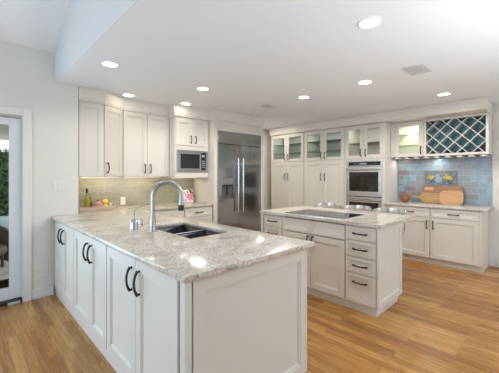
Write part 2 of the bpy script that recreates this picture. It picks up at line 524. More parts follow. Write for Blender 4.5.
crown_back = crown('c', [(1.055, 4.2), (1.362, 4.2), (1.68, 4.4), (2.42, 4.4), (2.42, 4.22), (3.085, 4.22), (3.085, 4.1), (4.30, 4.1), (4.30, 4.66)], 2.335, CZ - 0.002, 0.05)
struct('trim_4', crown_back, PAINT, None, None, 14)
m = MB(); m.box(5.36, RX - 0.002, 0.75, 4.87, 2.3385, CZ - 0.002)
struct('trim_5', m, PAINT)
struct('trim_6', crown('c2', [(5.352, 4.87), (5.352, 0.75)], 2.338, CZ - 0.004, 0.03, 1, 0.006), PAINT)


# ------------------------------------------------------------------ cabinets
def pull(parent, x, z, yf, length=0.14, vertical=True, name='handle'):
    """bowed bar pull with rings at its feet"""
    mb = MB(); L = length / 2; n = 12; p = []; r = []
    for i in range(n + 1):
        t = -1 + 2 * i / n
        out = 0.013 + 0.023 * (1 - t * t) ** 0.8
        p.append((x, yf - out, z + t * L) if vertical else (x + t * L, yf - out, z)); r.append(0.0074 + 0.0026 * abs(t) ** 3)
    mb.tube(p, r, 8)
    for s in (-1, 1):
        c = (x, z + s * L * 0.94) if vertical else (x + s * L * 0.94, z)
        mb.tube([(c[0], yf, c[1]), (c[0], yf - 0.006, c[1]), (c[0], yf - 0.018, c[1])], [0.009, 0.007, 0.006], 8)
    return obj(name, mb, BLACK, parent)


def door(parent, x0, x1, z0, z1, hx=None, hz=None, hlen=0.14, glass=False, g=0.0024, rail=0.06):
    x0 += g; x1 -= g; z0 += g; z1 -= g
    if glass:
        dd = obj('door', MB().openframe(x0, x1, z0, z1, -0.02, 0.019, rail), PAINT, parent)
        dd['label'] = 'glazed door'
        obj('glass_pane', MB().box(x0 + rail - 0.004, x1 - rail + 0.004, -0.010, -0.006, z0 + rail - 0.004, z1 - rail + 0.004), GLASS, dd)
    else:
        dd = obj('door', MB().shaker(x0, x1, z0, z1, -0.02, 0.019, rail), PAINT, parent)
    if hx is not None: pull(dd, hx, hz, -0.02, hlen)
    return dd


def drawer(parent, x0, x1, z0, z1, handle=True, name='drawer', rail=0.034, hlen=0.14, g=0.0024):
    dd = obj(name, MB().shaker(x0 + g, x1 - g, z0 + g, z1 - g, -0.02, 0.019, rail, 0.007, 0.004), PAINT, parent)
    if handle: pull(dd, (x0 + x1) / 2, z0 + (z1 - z0) * (0.5 if z1 - z0 < 0.2 else 0.72), -0.02, hlen, False)
    return dd


def shell(parent, W, D, z0, z1, shelves=(), t=0.018, top=True, name='body', face=0.0):
    mb = MB()
    mb.box(0, t, 0, D, z0, z1); mb.box(W - t, W, 0, D, z0, z1)
    mb.box(t, W - t, D - t, D, z0, z1); mb.box(t, W - t, 0, D - t, z0, z0 + t)
    if top: mb.box(t, W - t, 0, D - t, z1 - t, z1)
    for zs in shelves: mb.box(t, W - t, 0, D - t, zs - t / 2, zs + t / 2)
    return obj(name, mb, PAINT, parent)


BODY_TOP = 0.880
# --- peninsula: three double door units facing the family room
PF = 0.81
ys = [(4.125, 3.312, 3.74), (3.312, 2.389, 2.80), (2.389, 1.345, 1.862)]
plab = ['double door peninsula cabinet set against the wall beside the glass door',
        'double door peninsula cabinet in the middle of its row, level with the sink',
        'double door peninsula cabinet at the outer corner, widest of its row']
for (ya, yb, ym), lb in zip(ys, plab):
    t = thing('base_cabinet', 'cream ' + lb, 'cabinet', (PF, ya, 0), RT, 'peninsula base cabinets')
    W = ya - yb - 0.001
    shell(t, W, 0.42, FZ, BODY_TOP, top=False)
    obj('rear_panel', MB().box(0, W, 0.985, 1.003, FZ, BODY_TOP), PAINT, t)
    obj('base_strip', MB().box(0, W, -0.008, -0.0005, FZ, 0.066, 0.002), PAINT, t)
    obj('top_rail', MB().box(0, W, -0.006, -0.0005, 0.868, BODY_TOP), PAINT, t)
    mid = ya - ym
    door(t, 0.006, mid, 0.07, 0.868, mid - 0.055, 0.735, 0.15, rail=0.068)
    door(t, mid, W - 0.006, 0.07, 0.868, mid + 0.06, 0.735, 0.15, rail=0.068)
# end panel of the peninsula with a rounded corner post
t = thing('end_panel', 'wide framed cream panel closing the near end of the peninsula', 'cabinet panel', (0.79, 1.275, 0))
obj('panel', MB().shaker(0.045, 1.01, FZ + 0.001, BODY_TOP, 0.0, 0.062, 0.075, 0.014, 0.012), PAINT, t)
m = MB(); m.box(0.0, 0.043, 0.0, 0.062, FZ + 0.001, BODY_TOP, 0.016, 4)
obj('corner_post', m, PAINT, t)

# --- kitchen side of the peninsula is closed by the units above; back wall base units
WBF = 4.14
for x0, x1, lb in ((1.865, 2.53, 'cream drawer base cabinet under the back counter nearer the faucet'), (2.53, 3.083, 'cream drawer base cabinet under the back counter beside the refrigerator')):
    t = thing('drawer_base_cabinet', lb, 'cabinet', (x0, WBF, 0), 0, 'back wall drawer cabinets')
    W = x1 - x0 - 0.001
    mb = MB(); mb.box(0, W, 0, 0.56, 0.09, BODY_TOP); mb.box(0, W, 0.06, 0.56, FZ, 0.09)
    obj('body', mb, PAINT, t)
    for z0, z1 in ((0.715, 0.868), (0.41, 0.71), (0.10, 0.405)): drawer(t, 0.012 if x0 > 2 else 0.09, W - 0.008, z0, z1)

# --- L shaped granite worktop with the sink cut out
SX0, SX1, SY0, SY1 = 1.262, 1.66, 1.97, 2.72
def on_top(x, y):
    if SX0 < x < SX1 and SY0 < y < SY1: return False
    if x < 1.055: return y < AY - 0.001
    if x < 1.85: return True
    return y > 4.095
mb = MB().cells([0.762, 1.055, SX0, SX1, 1.85, 3.087], [1.245, SY0, SY1, 4.095, AY - 0.001, BY - 0.009], 0.882, 0.914, on_top)
mb.bevel_sharp(0.004, 2)
tag(obj('granite_worktop', mb, GRANITE), 'long speckled granite worktop of the peninsula turning along the back wall', 'countertop')

# --- wall cabinets
UZ0, UZ1 = 1.375, 2.3345
t = thing('corner_wall_cabinet', 'cream wall cabinet with a slanted door, over the basket in the corner', 'cabinet', (1.06, 4.22, 0))
obj('body', MB().prism([(0, 0), (0.297, 0), (0.615, 0.20), (0.615, BY - 4.22 - 0.01), (0, BY - 4.22 - 0.01)], UZ0, UZ1), PAINT, t)
obj('front_panel', MB().shaker(0.002, 0.296, UZ0 + 0.002, UZ1 - 0.002, -0.02, 0.019, 0.058), PAINT, t)
ang = math.atan2(0.20, 0.318); L = math.hypot(0.20, 0.318)
dd = obj('door', MB().shaker(0.006, L - 0.012, UZ0 + 0.002, UZ1 - 0.002, -0.02, 0.019, 0.06), PAINT, t, (0.297, 0.0, 0), (0, 0, ang))
pull(dd, 0.045, UZ0 + 0.12, -0.02, 0.14)
t = thing('wall_cabinet', 'tall cream double door wall cabinet between slanted corner door and microwave', 'cabinet', (1.682, 4.42, 0))
W = 0.742
obj('body', MB().box(0, W, 0, BY - 4.42 - 0.01, UZ0, UZ1), PAINT, t)
door(t, 0.006, W / 2, UZ0, UZ1, W / 2 - 0.045, UZ0 + 0.12); door(t, W / 2, W - 0.004, UZ0, UZ1, W / 2 + 0.045, UZ0 + 0.12)
t = thing('microwave_cabinet', 'deeper cream wall cabinet with two small doors above a microwave niche', 'cabinet', (2.428, 4.24, 0))
W = 0.655; D = BY - 4.24 - 0.01
mb = MB(); mb.box(0, W, 0, D, 1.85, UZ1); mb.box(0, 0.035, 0, D, 1.36, 1.85); mb.box(W - 0.035, W, 0, D, 1.36, 1.85)
mb.box(0.035, W - 0.035, 0, D, 1.36, 1.448); mb.box(0.035, W - 0.035, D - 0.02, D, 1.448, 1.85); mb.box(0.035, W - 0.035, 0, 0.02, 1.806, 1.85)
obj('body', mb, PAINT, t)
door(t, 0.012, W / 2, 1.88, 2.31, W / 2 - 0.045, 1.98, 0.12); door(t, W / 2, W - 0.012, 1.88, 2.31, W / 2 + 0.045, 1.98, 0.12)

t = thing('microwave', 'stainless built-in microwave with dark glass door in the niche over the back counter', 'microwave', (2.466, 4.236, 1.45))
W, H = 0.576, 0.352
obj('body', MB().box(0.012, W - 0.012, 0.01, 0.40, 0.001, H - 0.004), DARK, t)
obj('trim_kit', MB().openframe(-0.004, W + 0.004, 0.0, H, -0.02, 0.019, 0.027), STEEL, t)
obj('door', MB().openframe(0.031, 0.455, 0.031, H - 0.031, -0.016, 0.02, 0.024), STEEL, t)
obj('window', MB().box(0.050, 0.436, -0.010, 0.0, 0.050, H - 0.050), BGLASS, t)
obj('control_panel', MB().box(0.458, W - 0.031, -0.016, 0.008, 0.031, H - 0.031, 0.002), BGLASS, t)
obj('display', MB().box(0.465, W - 0.055, -0.0175, -0.0155, H - 0.10, H - 0.065), LED, t)
mb = MB()
for i in range(4):
    for j in range(3): mb.box(0.464 + j * 0.022, 0.480 + j * 0.022, -0.0175, -0.0155, 0.07 + i * 0.034, 0.092 + i * 0.034)
obj('keypad', mb, mat('keypad_grey', (0.25, 0.25, 0.26), 0.5), t)

# under-cabinet lamps on the back wall
for k, (x, y, ln, lb) in enumerate(((1.42, 4.56, 0.5, 'slim warm light bar under the slanted corner cabinet'), (2.05, 4.56, 0.6, 'slim warm light bar under the tall double door wall cabinet'), (2.76, 4.50, 0.5, 'slim warm light bar under the microwave cabinet'))):
    zb = UZ0 if k < 2 else 1.36
    t = thing('under_cabinet_light', lb, 'lamp', (x, y, zb - 0.016), 0, 'under cabinet light bars')
    obj('housing', MB().box(-ln / 2, ln / 2, -0.02, 0.02, 0.0075, 0.0155), PAINT, t)
    obj('lens', MB().box(-ln / 2 + 0.01, ln / 2 - 0.01, -0.014, 0.014, 0.0062, 0.0075), STRIP, t)
    area('under_cabinet_lamp', (x, y, zb - 0.02), (0, 0.25, -1), ln, 0.03, (1.3, 1.3, 0.6)[k], (1.0, 0.82, 0.52))

# --- refrigerator and its surround
t = thing('fridge_surround', 'cream tall panels and frieze boxing in the refrigerator', 'cabinet panel', (3.09, 4.10, 0))
obj('side_panel', MB().box(0, 0.08, 0, BY - 4.11, FZ, 2.333), PAINT, t)
obj('side_panel', MB().box(1.145, 1.205, 0, BY - 4.11, FZ, 2.333), PAINT, t)
obj('frieze', MB().box(0.081, 1.144, 0, BY - 4.11, 2.168, 2.333), PAINT, t)
t = thing('refrigerator', 'wide stainless two door refrigerator with water dispenser', 'refrigerator', (3.174, 4.10, 0))
W = 1.056; SP = 0.47
obj('body', MB().box(0.002, W - 0.002, 0.012, 0.58, FZ, 2.158), DARK, t)
obj('grille_panel', MB().box(0.002, W - 0.002, -0.02, 0.011, 1.945, 2.160, 0.004), STEEL, t)
# freezer door with a dispenser recess cut in
rx0, rx1, rz0, rz1 = 0.075, 0.34, 0.98, 1.36
mb = MB()
mb.box(0.002, SP - 0.003, -0.02, 0.011, rz1, 1.935); mb.box(0.002, SP - 0.003, -0.02, 0.011, 0.11, rz0)
mb.box(0.002, rx0, -0.02, 0.011, rz0, rz1); mb.box(rx1, SP - 0.003, -0.02, 0.011, rz0, rz1)
fd = obj('freezer_door', mb, STEEL, t)
mb = MB(); mb.box(rx0, rx1, 0.0112, 0.0118, rz0, rz1)
obj('dispenser_recess', mb, mat('recess_grey', (0.16, 0.165, 0.17), 0.35, 0.7), fd)
obj('dispenser_panel', MB().box(rx0 + 0.006, rx1 - 0.006, -0.016, 0.010, rz1 - 0.13, rz1 - 0.004, 0.003), mat('dispenser_grey', (0.33, 0.34, 0.35), 0.3, 0.8), fd)
mb = MB(); mb.box(rx0 + 0.04, rx1 - 0.04, -0.008, 0.010, rz1 - 0.16, rz1 - 0.131); mb.box(0.195, 0.222, -0.004, 0.008, rz0 + 0.06, rz1 - 0.16)
obj('paddle', mb, RUBBER, fd)
rd = obj('fridge_door', MB().box(SP + 0.001, W - 0.002, -0.02, 0.011, 0.11, 1.935, 0.004), STEEL, t)
obj('kick_plate', MB().box(0.01, W - 0.01, 0.002, 0.011, FZ, 0.10), DARK, t)
for par, hx in ((fd, SP - 0.055), (rd, SP + 0.06)):
    mb = MB(); mb.tube([(hx, -0.075, 0.74), (hx, -0.075, 1.70)], 0.0155, 14)
    for z in (0.78, 1.66): mb.tube([(hx, -0.02, z), (hx, -0.075, z)], 0.012, 10)
    obj('handle', mb, mat('handle_steel', (0.68, 0.68, 0.68), 0.16, 1.0), par)

# --- pantry wall
PX = 5.39
def shelves_glass(t, W, D, zs):
    for z in zs:
        sh = obj('shelf', MB().box(0.02, W - 0.02, 0.026, D - 0.022, z - 0.004, z + 0.004), GLASS, t)
        obj('shelf_edge', MB().box(0.02, W - 0.02, 0.02, 0.0255, z - 0.004, z + 0.004), SHELFGLASS, sh)
for ya, yb, lb in ((4.86, 3.89, 'tall cream pantry cabinet with glazed top doors beside the passage door'), (3.89, 2.93, 'tall cream pantry cabinet with glazed top doors beside the wall ovens')):
    t = thing('pantry_cabinet', lb, 'cabinet', (PX, ya, 0), RT, 'tall pantry cabinets')
    W = ya - yb - 0.001; D = RX - PX - 0.004
    mb = MB(); mb.box(0, W, 0, D, 0.1, 1.69); mb.box(0, W, 0.06, D, FZ, 0.1)
    obj('body', mb, PAINT, t)
    shell(t, W, D, 1.69, UZ1, name='glazed_cupboard')
    shelves_glass(t, W, D, (1.90, 2.11))
    for q in (0.25, 0.75): area('cupboard_puck_lamp', (PX + 0.16, ya - W * q, UZ1 - 0.03), (0.2, 0, -1), 0.08, 0.08, 0.9, (0.93, 1.0, 0.93), 'DISK')
    for a_, b_, s in ((0.012, W / 2, -1), (W / 2, W - 0.012, 1)):
        door(t, a_, b_, 1.70, 2.322, W / 2 + s * 0.045, 1.80, 0.13, True, rail=0.062)
        door(t, a_, b_, 0.11, 1.685, W / 2 + s * 0.045, 1.36, 0.14, rail=0.07)
ya, yb = 2.93, 2.172
t = thing('oven_tower', 'tall cream oven cabinet with two glazed doors over the ovens', 'cabinet', (PX, ya, 0), RT)
W = ya - yb; D = RX - PX - 0.004; OZ0, OZ1 = 0.345, 1.665
mb = MB(); mb.box(0, 0.04, 0, D, 0.1, 1.69); mb.box(W - 0.04, W, 0, D, 0.1, 1.69); mb.box(0.04, W - 0.04, 0, D, 0.1, OZ0 - 0.003); mb.box(0, W, 0.06, D, FZ, 0.1)
mb.box(0.04, W - 0.04, D - 0.02, D, OZ0, 1.69); mb.box(0.04, W - 0.04, 0, D - 0.02, OZ1 + 0.004, 1.69)
obj('body', mb, PAINT, t)
shell(t, W, D, 1.69, UZ1, name='glazed_cupboard'); shelves_glass(t, W, D, (2.0,))
for q in (0.25, 0.75): area('cupboard_puck_lamp', (PX + 0.16, ya - W * q, UZ1 - 0.03), (0.2, 0, -1), 0.08, 0.08, 0.8, (1.0, 0.97, 0.85), 'DISK')
for a_, b_, s in ((0.012, W / 2, -1), (W / 2, W - 0.012, 1)): door(t, a_, b_, 1.70, 2.322, W / 2 + s * 0.045, 1.81, 0.13, True, rail=0.062)
drawer(t, 0.012, W - 0.012, 0.11, 0.335)

t = thing('double_oven', 'stainless double wall oven with dark glass windows in the pantry wall', 'oven', (PX, ya - 0.045, OZ0), RT)
W = ya - yb - 0.09; H = OZ1 - OZ0
obj('body', MB().box(0.0, W, 0.005, 0.5, 0.0, H), DARK, t)
obj('control_panel', MB().box(-0.004, W + 0.004, -0.022, 0.004, H - 0.105, H, 0.002), OVENSTEEL, t)
obj('touch_screen', MB().box(0.04, W - 0.02, -0.0245, -0.0222, H - 0.09, H - 0.02), BGLASS, t)
obj('display', MB().box(0.26, 0.40, -0.0262, -0.0246, H - 0.066, H - 0.045), LED, t)
for z0, z1 in ((0.66, H - 0.11), (0.03, 0.648)):
    dr = obj('oven_door', MB().openframe(-0.004, W + 0.004, z0, z1, -0.035, 0.036, 0.055), OVENSTEEL, t)
    obj('door_rail', MB().box(0.05, W - 0.05, -0.030, -0.002, z0 + 0.05, z0 + 0.09), OVENSTEEL, dr)
    obj('door_rail', MB().box(0.05, W - 0.05, -0.032, -0.002, z1 - 0.10, z1 - 0.05), OVENSTEEL, dr)
    obj('window', MB().box(0.05, W - 0.05, -0.026, -0.006, z0 + 0.088, z1 - 0.098), BGLASS, dr)
    mb = MB(); mb.tube([(0.03, -0.085, z1 - 0.055), (W - 0.03, -0.085, z1 - 0.055)], 0.013, 12)
    for x in (0.05, W - 0.05): mb.tube([(x, -0.034, z1 - 0.055), (x, -0.085, z1 - 0.055)], 0.011, 10)
    obj('handle', mb, MATS['handle_steel'], dr)

# --- drinks corner: wall cabinets over the blue tile
VX = 5.67; VZ0 = 1.717
t = thing('glazed_wall_cabinet', 'small cream wall cabinet with one lit glazed door beside the wine rack', 'cabinet', (VX, 2.165, 0), RT)
W = 2.165 - 1.632; D = RX - VX - 0.012
shell(t, W, D, VZ0, UZ1, name='body'); shelves_glass(t, W, D, (1.92, 2.12))
obj('filler_strip', MB().box(0.0, 0.058, -0.019, -0.001, VZ0, UZ1), PAINT, t)
door(t, 0.06, W - 0.002, VZ0, UZ1 - 0.004, W - 0.035, VZ0 + 0.11, 0.13, True, rail=0.07)
area('cabinet_puck_lamp', (VX + 0.12, 1.87, UZ1 - 0.03), (0, 0, -1), 0.07, 0.07, 3.2, (1.0, 0.88, 0.66), 'DISK')

t = thing('wine_rack', 'white diamond lattice wine rack with dark back, high over the blue tiles', 'wine rack', (VX, 1.63, 0), RT)
W = 1.63 - 0.757
mb = MB(); f = 0.035
mb.box(0, f, -0.02, D, VZ0, UZ1); mb.box(W - f, W, -0.02, D, VZ0, UZ1); mb.box(f, W - f, -0.02, D, VZ0, VZ0 + 0.035); mb.box(f, W - f, -0.02, D, UZ1 - f, UZ1)
obj('frame', mb, PAINT, t)
obj('back_board', MB().box(f, W - f, D - 0.012, D, VZ0 + 0.035, UZ1 - f), mat('teal_back', (0.36, 0.52, 0.55), 0.5), t)
LX0, LX1, LZ0, LZ1 = f, W - f, VZ0 + 0.035, UZ1 - f
pit = 0.202
def lattice(sgn, y0, y1):
    mb = MB(); th = 0.0068
    for k in range(-8, 12):
        # centre line  z - zc = sgn*(x - xk)
        xk = LX0 + 0.10 + k * pit
        zc = (LZ0 + LZ1) / 2
        pts = []
        lo, hi = LX0, LX1
        za = zc + sgn * (lo - xk); zb = zc + sgn * (hi - xk)
        # clip to the z range
        def xat(z): return xk + sgn * (z - zc)
        xs_ = sorted((xat(LZ0), xat(LZ1)))
        lo = max(lo, xs_[0]); hi = min(hi, xs_[1])
        if hi - lo < 0.03: continue
        pa = (lo, zc + sgn * (lo - xk)); pb = (hi, zc + sgn * (hi - xk))
        nx, nz = -sgn * th / math.sqrt(2) / 1.0, th / math.sqrt(2)
        mb.slabxz([(pa[0] - nx / 1.4, pa[1] - nz / 1.4), (pb[0] - nx / 1.4, pb[1] - nz / 1.4), (pb[0] + nx / 1.4, pb[1] + nz / 1.4), (pa[0] + nx / 1.4, pa[1] + nz / 1.4)], y0, y1)
    return mb
LATT = mat('lattice_side', (0.50, 0.66, 0.68), 0.5)
mb = lattice(1, -0.010, 0.004); mb2 = lattice(-1, -0.0095, 0.0045)
lt = obj('lattice', mb, PAINT, t); lt['kind'] = 'stuff'
lt = obj('lattice', mb2, PAINT, t); lt['kind'] = 'stuff'
lt = obj('divider', lattice(1, 0.0046, D - 0.013), LATT, t); lt['label'] = 'dark teal dividers behind the lattice'; lt['kind'] = 'stuff'
lt = obj('divider', lattice(-1, 0.0048, D - 0.0135), LATT, t); lt['label'] = 'dark teal dividers behind the lattice'; lt['kind'] = 'stuff'

t = thing('stemware_rack', 'white slotted rail rack for stemware under the wine rack', 'glass rack', (VX, 2.08, VZ0), RT)
for k in range(9):
    x = 0.02 + k * 0.155
    mb = MB(); mb.slabxz([(x - 0.045, -0.028), (x + 0.045, -0.028), (x + 0.038, -0.018), (x + 0.014, -0.014), (x + 0.014, -0.001), (x - 0.014, -0.001), (x - 0.014, -0.014), (x - 0.038, -0.018)], 0.0, D - 0.02)
    obj('rail', mb, TRIM, t)
area('rack_puck_lamp', (VX + 0.16, 1.5, VZ0 - 0.035), (0, 0, -1), 0.06, 0.06, 1.3, (1.0, 0.96, 0.9), 'DISK')
area('rack_puck_lamp', (VX + 0.16, 2.05, VZ0 - 0.035), (0, 0, -1), 0.06, 0.06, 0.5, (1.0, 0.95, 0.88), 'DISK')

# --- drinks corner base units
for ya, yb, lb, hs in ((2.165, 1.456, 'cream base cabinet beside the oven cabinet, one drawer over one door', 1), (1.456, 0.80, 'cream base cabinet by the bare white wall, one drawer over one door', -1)):
    t = thing('drinks_base_cabinet', lb, 'cabinet', (PX, ya, 0), RT, 'base cabinets under the cutting boards')
    W = ya - yb - 0.001; D = RX - PX - 0.004
    mb = MB(); mb.box(0, W, 0, D, 0.075, BODY_TOP); mb.box(0, W, 0.05, D, FZ, 0.075)
    obj('body', mb, PAINT, t)
    xa, xb = (0.1, W - 0.004) if hs == 1 else (0.004, W - 0.03)
    drawer(t, xa, xb, 0.725, 0.866)
    door(t, xa, xb, 0.08, 0.72, xb - 0.04 if hs == 1 else xa + 0.04, 0.61, 0.13)
mb = MB().box(5.345, RX - 0.009, 0.735, 2.168, 0.882, 0.914, 0.004, 2)
tag(obj('drinks_worktop', mb, GRANITE), 'short granite worktop under the blue tiled wall', 'countertop')

# --- island
IX = 2.97; IX1 = 3.575
obj_ = tag(obj('plinth', MB().box(2.99, 3.545, 1.285, 2.795, FZ, 0.069), PAINT), 'recessed painted plinth under the island cabinets', 'plinth')
lab = {'a': 'narrow cream drawer stack at the refrigerator end of the island', 'c': 'narrow cream four drawer stack at the near corner of the island'}
for ya, yb, key in ((2.81, 2.477, 'a'), (1.605, 1.268, 'c')):
    t = thing('island_drawer_cabinet', lab[key], 'cabinet', (IX, ya, 0), RT, 'island drawer stacks')
    W = ya - yb - 0.001
    obj('body', MB().box(0, W, 0, IX1 - IX, 0.07, BODY_TOP), PAINT, t)
    for z0, z1 in ((0.722, 0.868), (0.55, 0.718), (0.382, 0.546), (0.074, 0.378)): drawer(t, 0.004 if key == 'c' else 0.02, W - 0.004, z0, z1, hlen=0.15)
t = thing('cooktop_cabinet', 'cream double door cabinet under the cooktop in the island', 'cabinet', (IX, 2.477, 0), RT)
W = 2.477 - 1.605 - 0.001
shell(t, W, IX1 - IX, 0.07, BODY_TOP, top=False)
for a_, b_, s in ((0.002, W / 2, -1), (W / 2, W - 0.002, 1)):
    drawer(t, a_, b_, 0.705, 0.868, False, 'false_front')
    door(t, a_, b_, 0.074, 0.70, W / 2 + s * 0.032, 0.635, 0.10)
t = thing('island_end_panel', 'framed cream panel on the near end of the island', 'cabinet panel', (2.952, 1.246, 0))
obj('panel', MB().shaker(0, IX1 - 2.952, 0.07, BODY_TOP, 0, 0.0205, 0.06, 0.01), PAINT, t)
t = thing('island_end_panel', 'framed cream panel on the refrigerator end of the island', 'cabinet panel', (IX1, 2.832, 0), PI)
obj('panel', MB().shaker(0, IX1 - 2.952, 0.07, BODY_TOP, 0, 0.0205, 0.06, 0.01), PAINT, t)
mb = MB()
rc = 0.05
def rrect(x0, x1, y0, y1, r, n=5):
    out = []
    for cx, cy, a0 in ((x1 - r, y0 + r, -90), (x1 - r, y1 - r, 0), (x0 + r, y1 - r, 90), (x0 + r, y0 + r, 180)):
        for k in range(n + 1):
            a_ = math.radians(a0 + 90 * k / n); out.append((cx + r * math.cos(a_), cy + r * math.sin(a_)))
    return out
mb.prism(rrect(2.928, 3.90, 1.212, 2.858, 0.012), 0.882, 0.914); mb.bevel_sharp(0.004, 2)
tag(obj('island_worktop', mb, GRANITE), 'granite worktop of the island around the cooktop', 'countertop')
t = thing('cooktop', 'flush black glass cooktop set in the island worktop', 'cooktop', (2.99, 1.66, 0.914))
mb = MB(); mb.prism(rrect(0, 0.53, 0, 0.80, 0.012), 0.0005, 0.006)
obj('glass_plate', mb, BGLASS, t)
mb = MB(); mb.box(-0.006, 0.0, 0.0, 0.80, 0.0005, 0.007); mb.box(0.53, 0.536, 0.0, 0.80, 0.0005, 0.007); mb.box(-0.006, 0.536, -0.006, 0.0, 0.0005, 0.007); mb.box(-0.006, 0.536, 0.80, 0.806, 0.0005, 0.007)
obj('steel_edge', mb, STEEL, t)
RING = mat('burner_ring_grey', (0.09, 0.09, 0.10), 0.2)
for bx, by, r in ((0.15, 0.18, 0.085), (0.38, 0.20, 0.10), (0.26, 0.42, 0.12), (0.15, 0.63, 0.075), (0.38, 0.62, 0.095)):
    obj('burner_ring', MB().lathe([(r - 0.004, 0.0061), (r, 0.0061), (r, 0.0066), (r - 0.004, 0.0066), (r - 0.004, 0.0061)], (bx, by, 0), 36), RING, t)

# --- counter stools behind the island: low polished wrap-round backs
STOOLM = mat('stool_back_metal', (0.80, 0.76, 0.71), 0.22, 0.85)
SEAT = mat('stool_seat_leather', (0.50, 0.46, 0.42), 0.45)
def make_stool(label, loc, rz):
    t = thing('bar_stool', label, 'stool', loc, rz, 'stools behind the island')
    mb = MB(); mb.lathe([(0, 0.0), (0.155, 0.0), (0.16, 0.006), (0.15, 0.018), (0.05, 0.035), (0.028, 0.06), (0.028, 0.60), (0.06, 0.625), (0, 0.625)], seg=32)
    obj('pedestal', mb, POLISH, t)
    mb = MB(); mb.lathe([(0.125, 0.27), (0.136, 0.278), (0.125, 0.286), (0.114, 0.278), (0.125, 0.27)], seg=32)
    for a_ in (0, 2.094, 4.189): mb.tube([(0.026 * math.cos(a_), 0.026 * math.sin(a_), 0.278), (0.125 * math.cos(a_), 0.125 * math.sin(a_), 0.278)], 0.007, 8)
    obj('foot_ring', mb, POLISH, t)
    mb = MB(); mb.lathe([(0, 0.626), (0.17, 0.626), (0.19, 0.645), (0.19, 0.675), (0.165, 0.70), (0.08, 0.706), (0, 0.706)], seg=32)
    obj('seat', mb, SEAT, t)
    mb = MB(); n = 22; A = []
    for i in range(n + 1):
        a_ = math.radians(-95 + 190 * i / n); s_ = abs(-1 + 2 * i / n)
        top = 0.957 - 0.03 * s_ ** 4
        for r, z in ((0.196, 0.78), (0.205, top), (0.222, top), (0.213, 0.78)):
            A.append(mb.b.verts.new((r * math.cos(a_), r * math.sin(a_), z)))
    for i in range(n):
        for j in range(4): mb.b.faces.new((A[i * 4 + j], A[i * 4 + (j + 1) % 4], A[i * 4 + 4 + (j + 1) % 4], A[i * 4 + 4 + j]))
    mb.b.faces.new(A[0:4]); mb.b.faces.new(A[-4:][::-1])
    bk = obj('backrest', mb, STOOLM, t)
    for a_ in (-50, 0, 50):
        c, s_ = math.cos(math.radians(a_)), math.sin(math.radians(a_))
        obj('support', MB().tube([(0.17 * c, 0.17 * s_, 0.66), (0.20 * c, 0.20 * s_, 0.68), (0.203 * c, 0.203 * s_, 0.81)], 0.009, 8), POLISH, t)
    return t
st = make_stool('polished low back stool behind the island, closest to the refrigerator', (4.2, 2.60, FZ), 0)
dup(st, (4.18, 2.11, FZ), 0, 'polished low back stool behind the island, middle one of the three')
dup(st, (4.15, 1.62, FZ), 0, 'polished low back stool behind the island, closest to the clay jar')

# ------------------------------------------------------------------ sink and taps
SINKM = mat('sink_metal', (0.085, 0.09, 0.10), 0.12, 0.8)
t = thing('double_sink', 'dark undermount double bowl sink in the peninsula worktop', 'sink', (SX0, SY0, 0.882))
SW, SD = SX1 - SX0, SY1 - SY0; mid = 0.385; dp = -0.20
def bowl(y0, y1):
    mb = MB(); o = 0.008
    def ring(i, z):
        q = i * 3.4  # the wall under the island side slopes more
        return [mb.b.verts.new(p) for p in ((i - o, y0 + i, z), (SW + o - q, y0 + i, z), (SW + o - q, y1 - i, z), (i - o, y1 - i, z))]
    rs = [ring(-0.0, -0.001), ring(0.006, -0.02), ring(0.014, dp + 0.03), ring(0.045, dp), ]
    for a_, b_ in zip(rs, rs[1:]):
        for k in range(4): mb.b.faces.new((a_[k], a_[(k + 1) % 4], b_[(k + 1) % 4], b_[k]))
    mb.b.faces.new(rs[-1])
    rs2 = [ring(-0.004, -0.001), ring(0.0, -0.02), ring(0.008, dp + 0.02), ring(0.04, dp - 0.006)]
    for a_, b_ in zip(rs2, rs2[1:]):
        for k in range(4): mb.b.faces.new((a_[(k + 1) % 4], a_[k], b_[k], b_[(k + 1) % 4]))
    mb.b.faces.new(rs2[-1][::-1])
    for k in range(4): mb.b.faces.new((rs[0][(k + 1) % 4], rs[0][k], rs2[0][k], rs2[0][(k + 1) % 4]))
    return mb
for y0, y1 in ((-0.006, mid - 0.012), (mid + 0.012, SD + 0.006)):
    bw = obj('bowl', bowl(y0, y1), SINKM, t)
    obj('drain', MB().lathe([(0, dp + 0.003), (0.038, dp + 0.004), (0.042, dp + 0.0005)], (SW / 2, (y0 + y1) / 2, 0), 20), POLISH, bw)
obj('divider_rim', MB().box(0.0, SW, mid - 0.0115, mid + 0.0115, -0.03, -0.0005, 0.003, 2), mat('sink_rim_steel', (0.72, 0.73, 0.74), 0.4, 0.6), t)

fx, fy = 1.19, 2.445
t = thing('faucet', 'tall brushed nickel gooseneck faucet with black spray tip', 'faucet', (fx, fy, 0.914))
dirv = Vector((1.0, -0.55, 0)).normalized()
obj('base', MB().lathe([(0, 0.0005), (0.029, 0.0005), (0.029, 0.008), (0.025, 0.014), (0.024, 0.10), (0.022, 0.106), (0, 0.106)], seg=24), CHROME, t)
R = 0.120; zc = 0.302
pts = [Vector((0, 0, 0.104)), Vector((0, 0, 0.2))]
for k in range(0, 17):
    a_ = PI - PI * 1.04 * k / 16
    pts.append(dirv * (R + R * math.cos(a_)) + Vector((0, 0, zc + R * math.sin(a_))))
obj('spout', MB().tube(pts, 0.0185, 16), CHROME, t)
e = pts[-1]; dn = (pts[-1] - pts[-2]).normalized()
obj('spray_head', MB().tube([e, e + dn * 0.008, e + dn * 0.02, e + dn * 0.065], [0.0185, 0.021, 0.021, 0.024], 16), CHROME, t)
obj('spray_tip', MB().tube([e + dn * 0.066, e + dn * 0.076, e + dn * 0.112, e + dn * 0.116], [0.024, 0.027, 0.024, 0.02], 16), RUBBER, t)
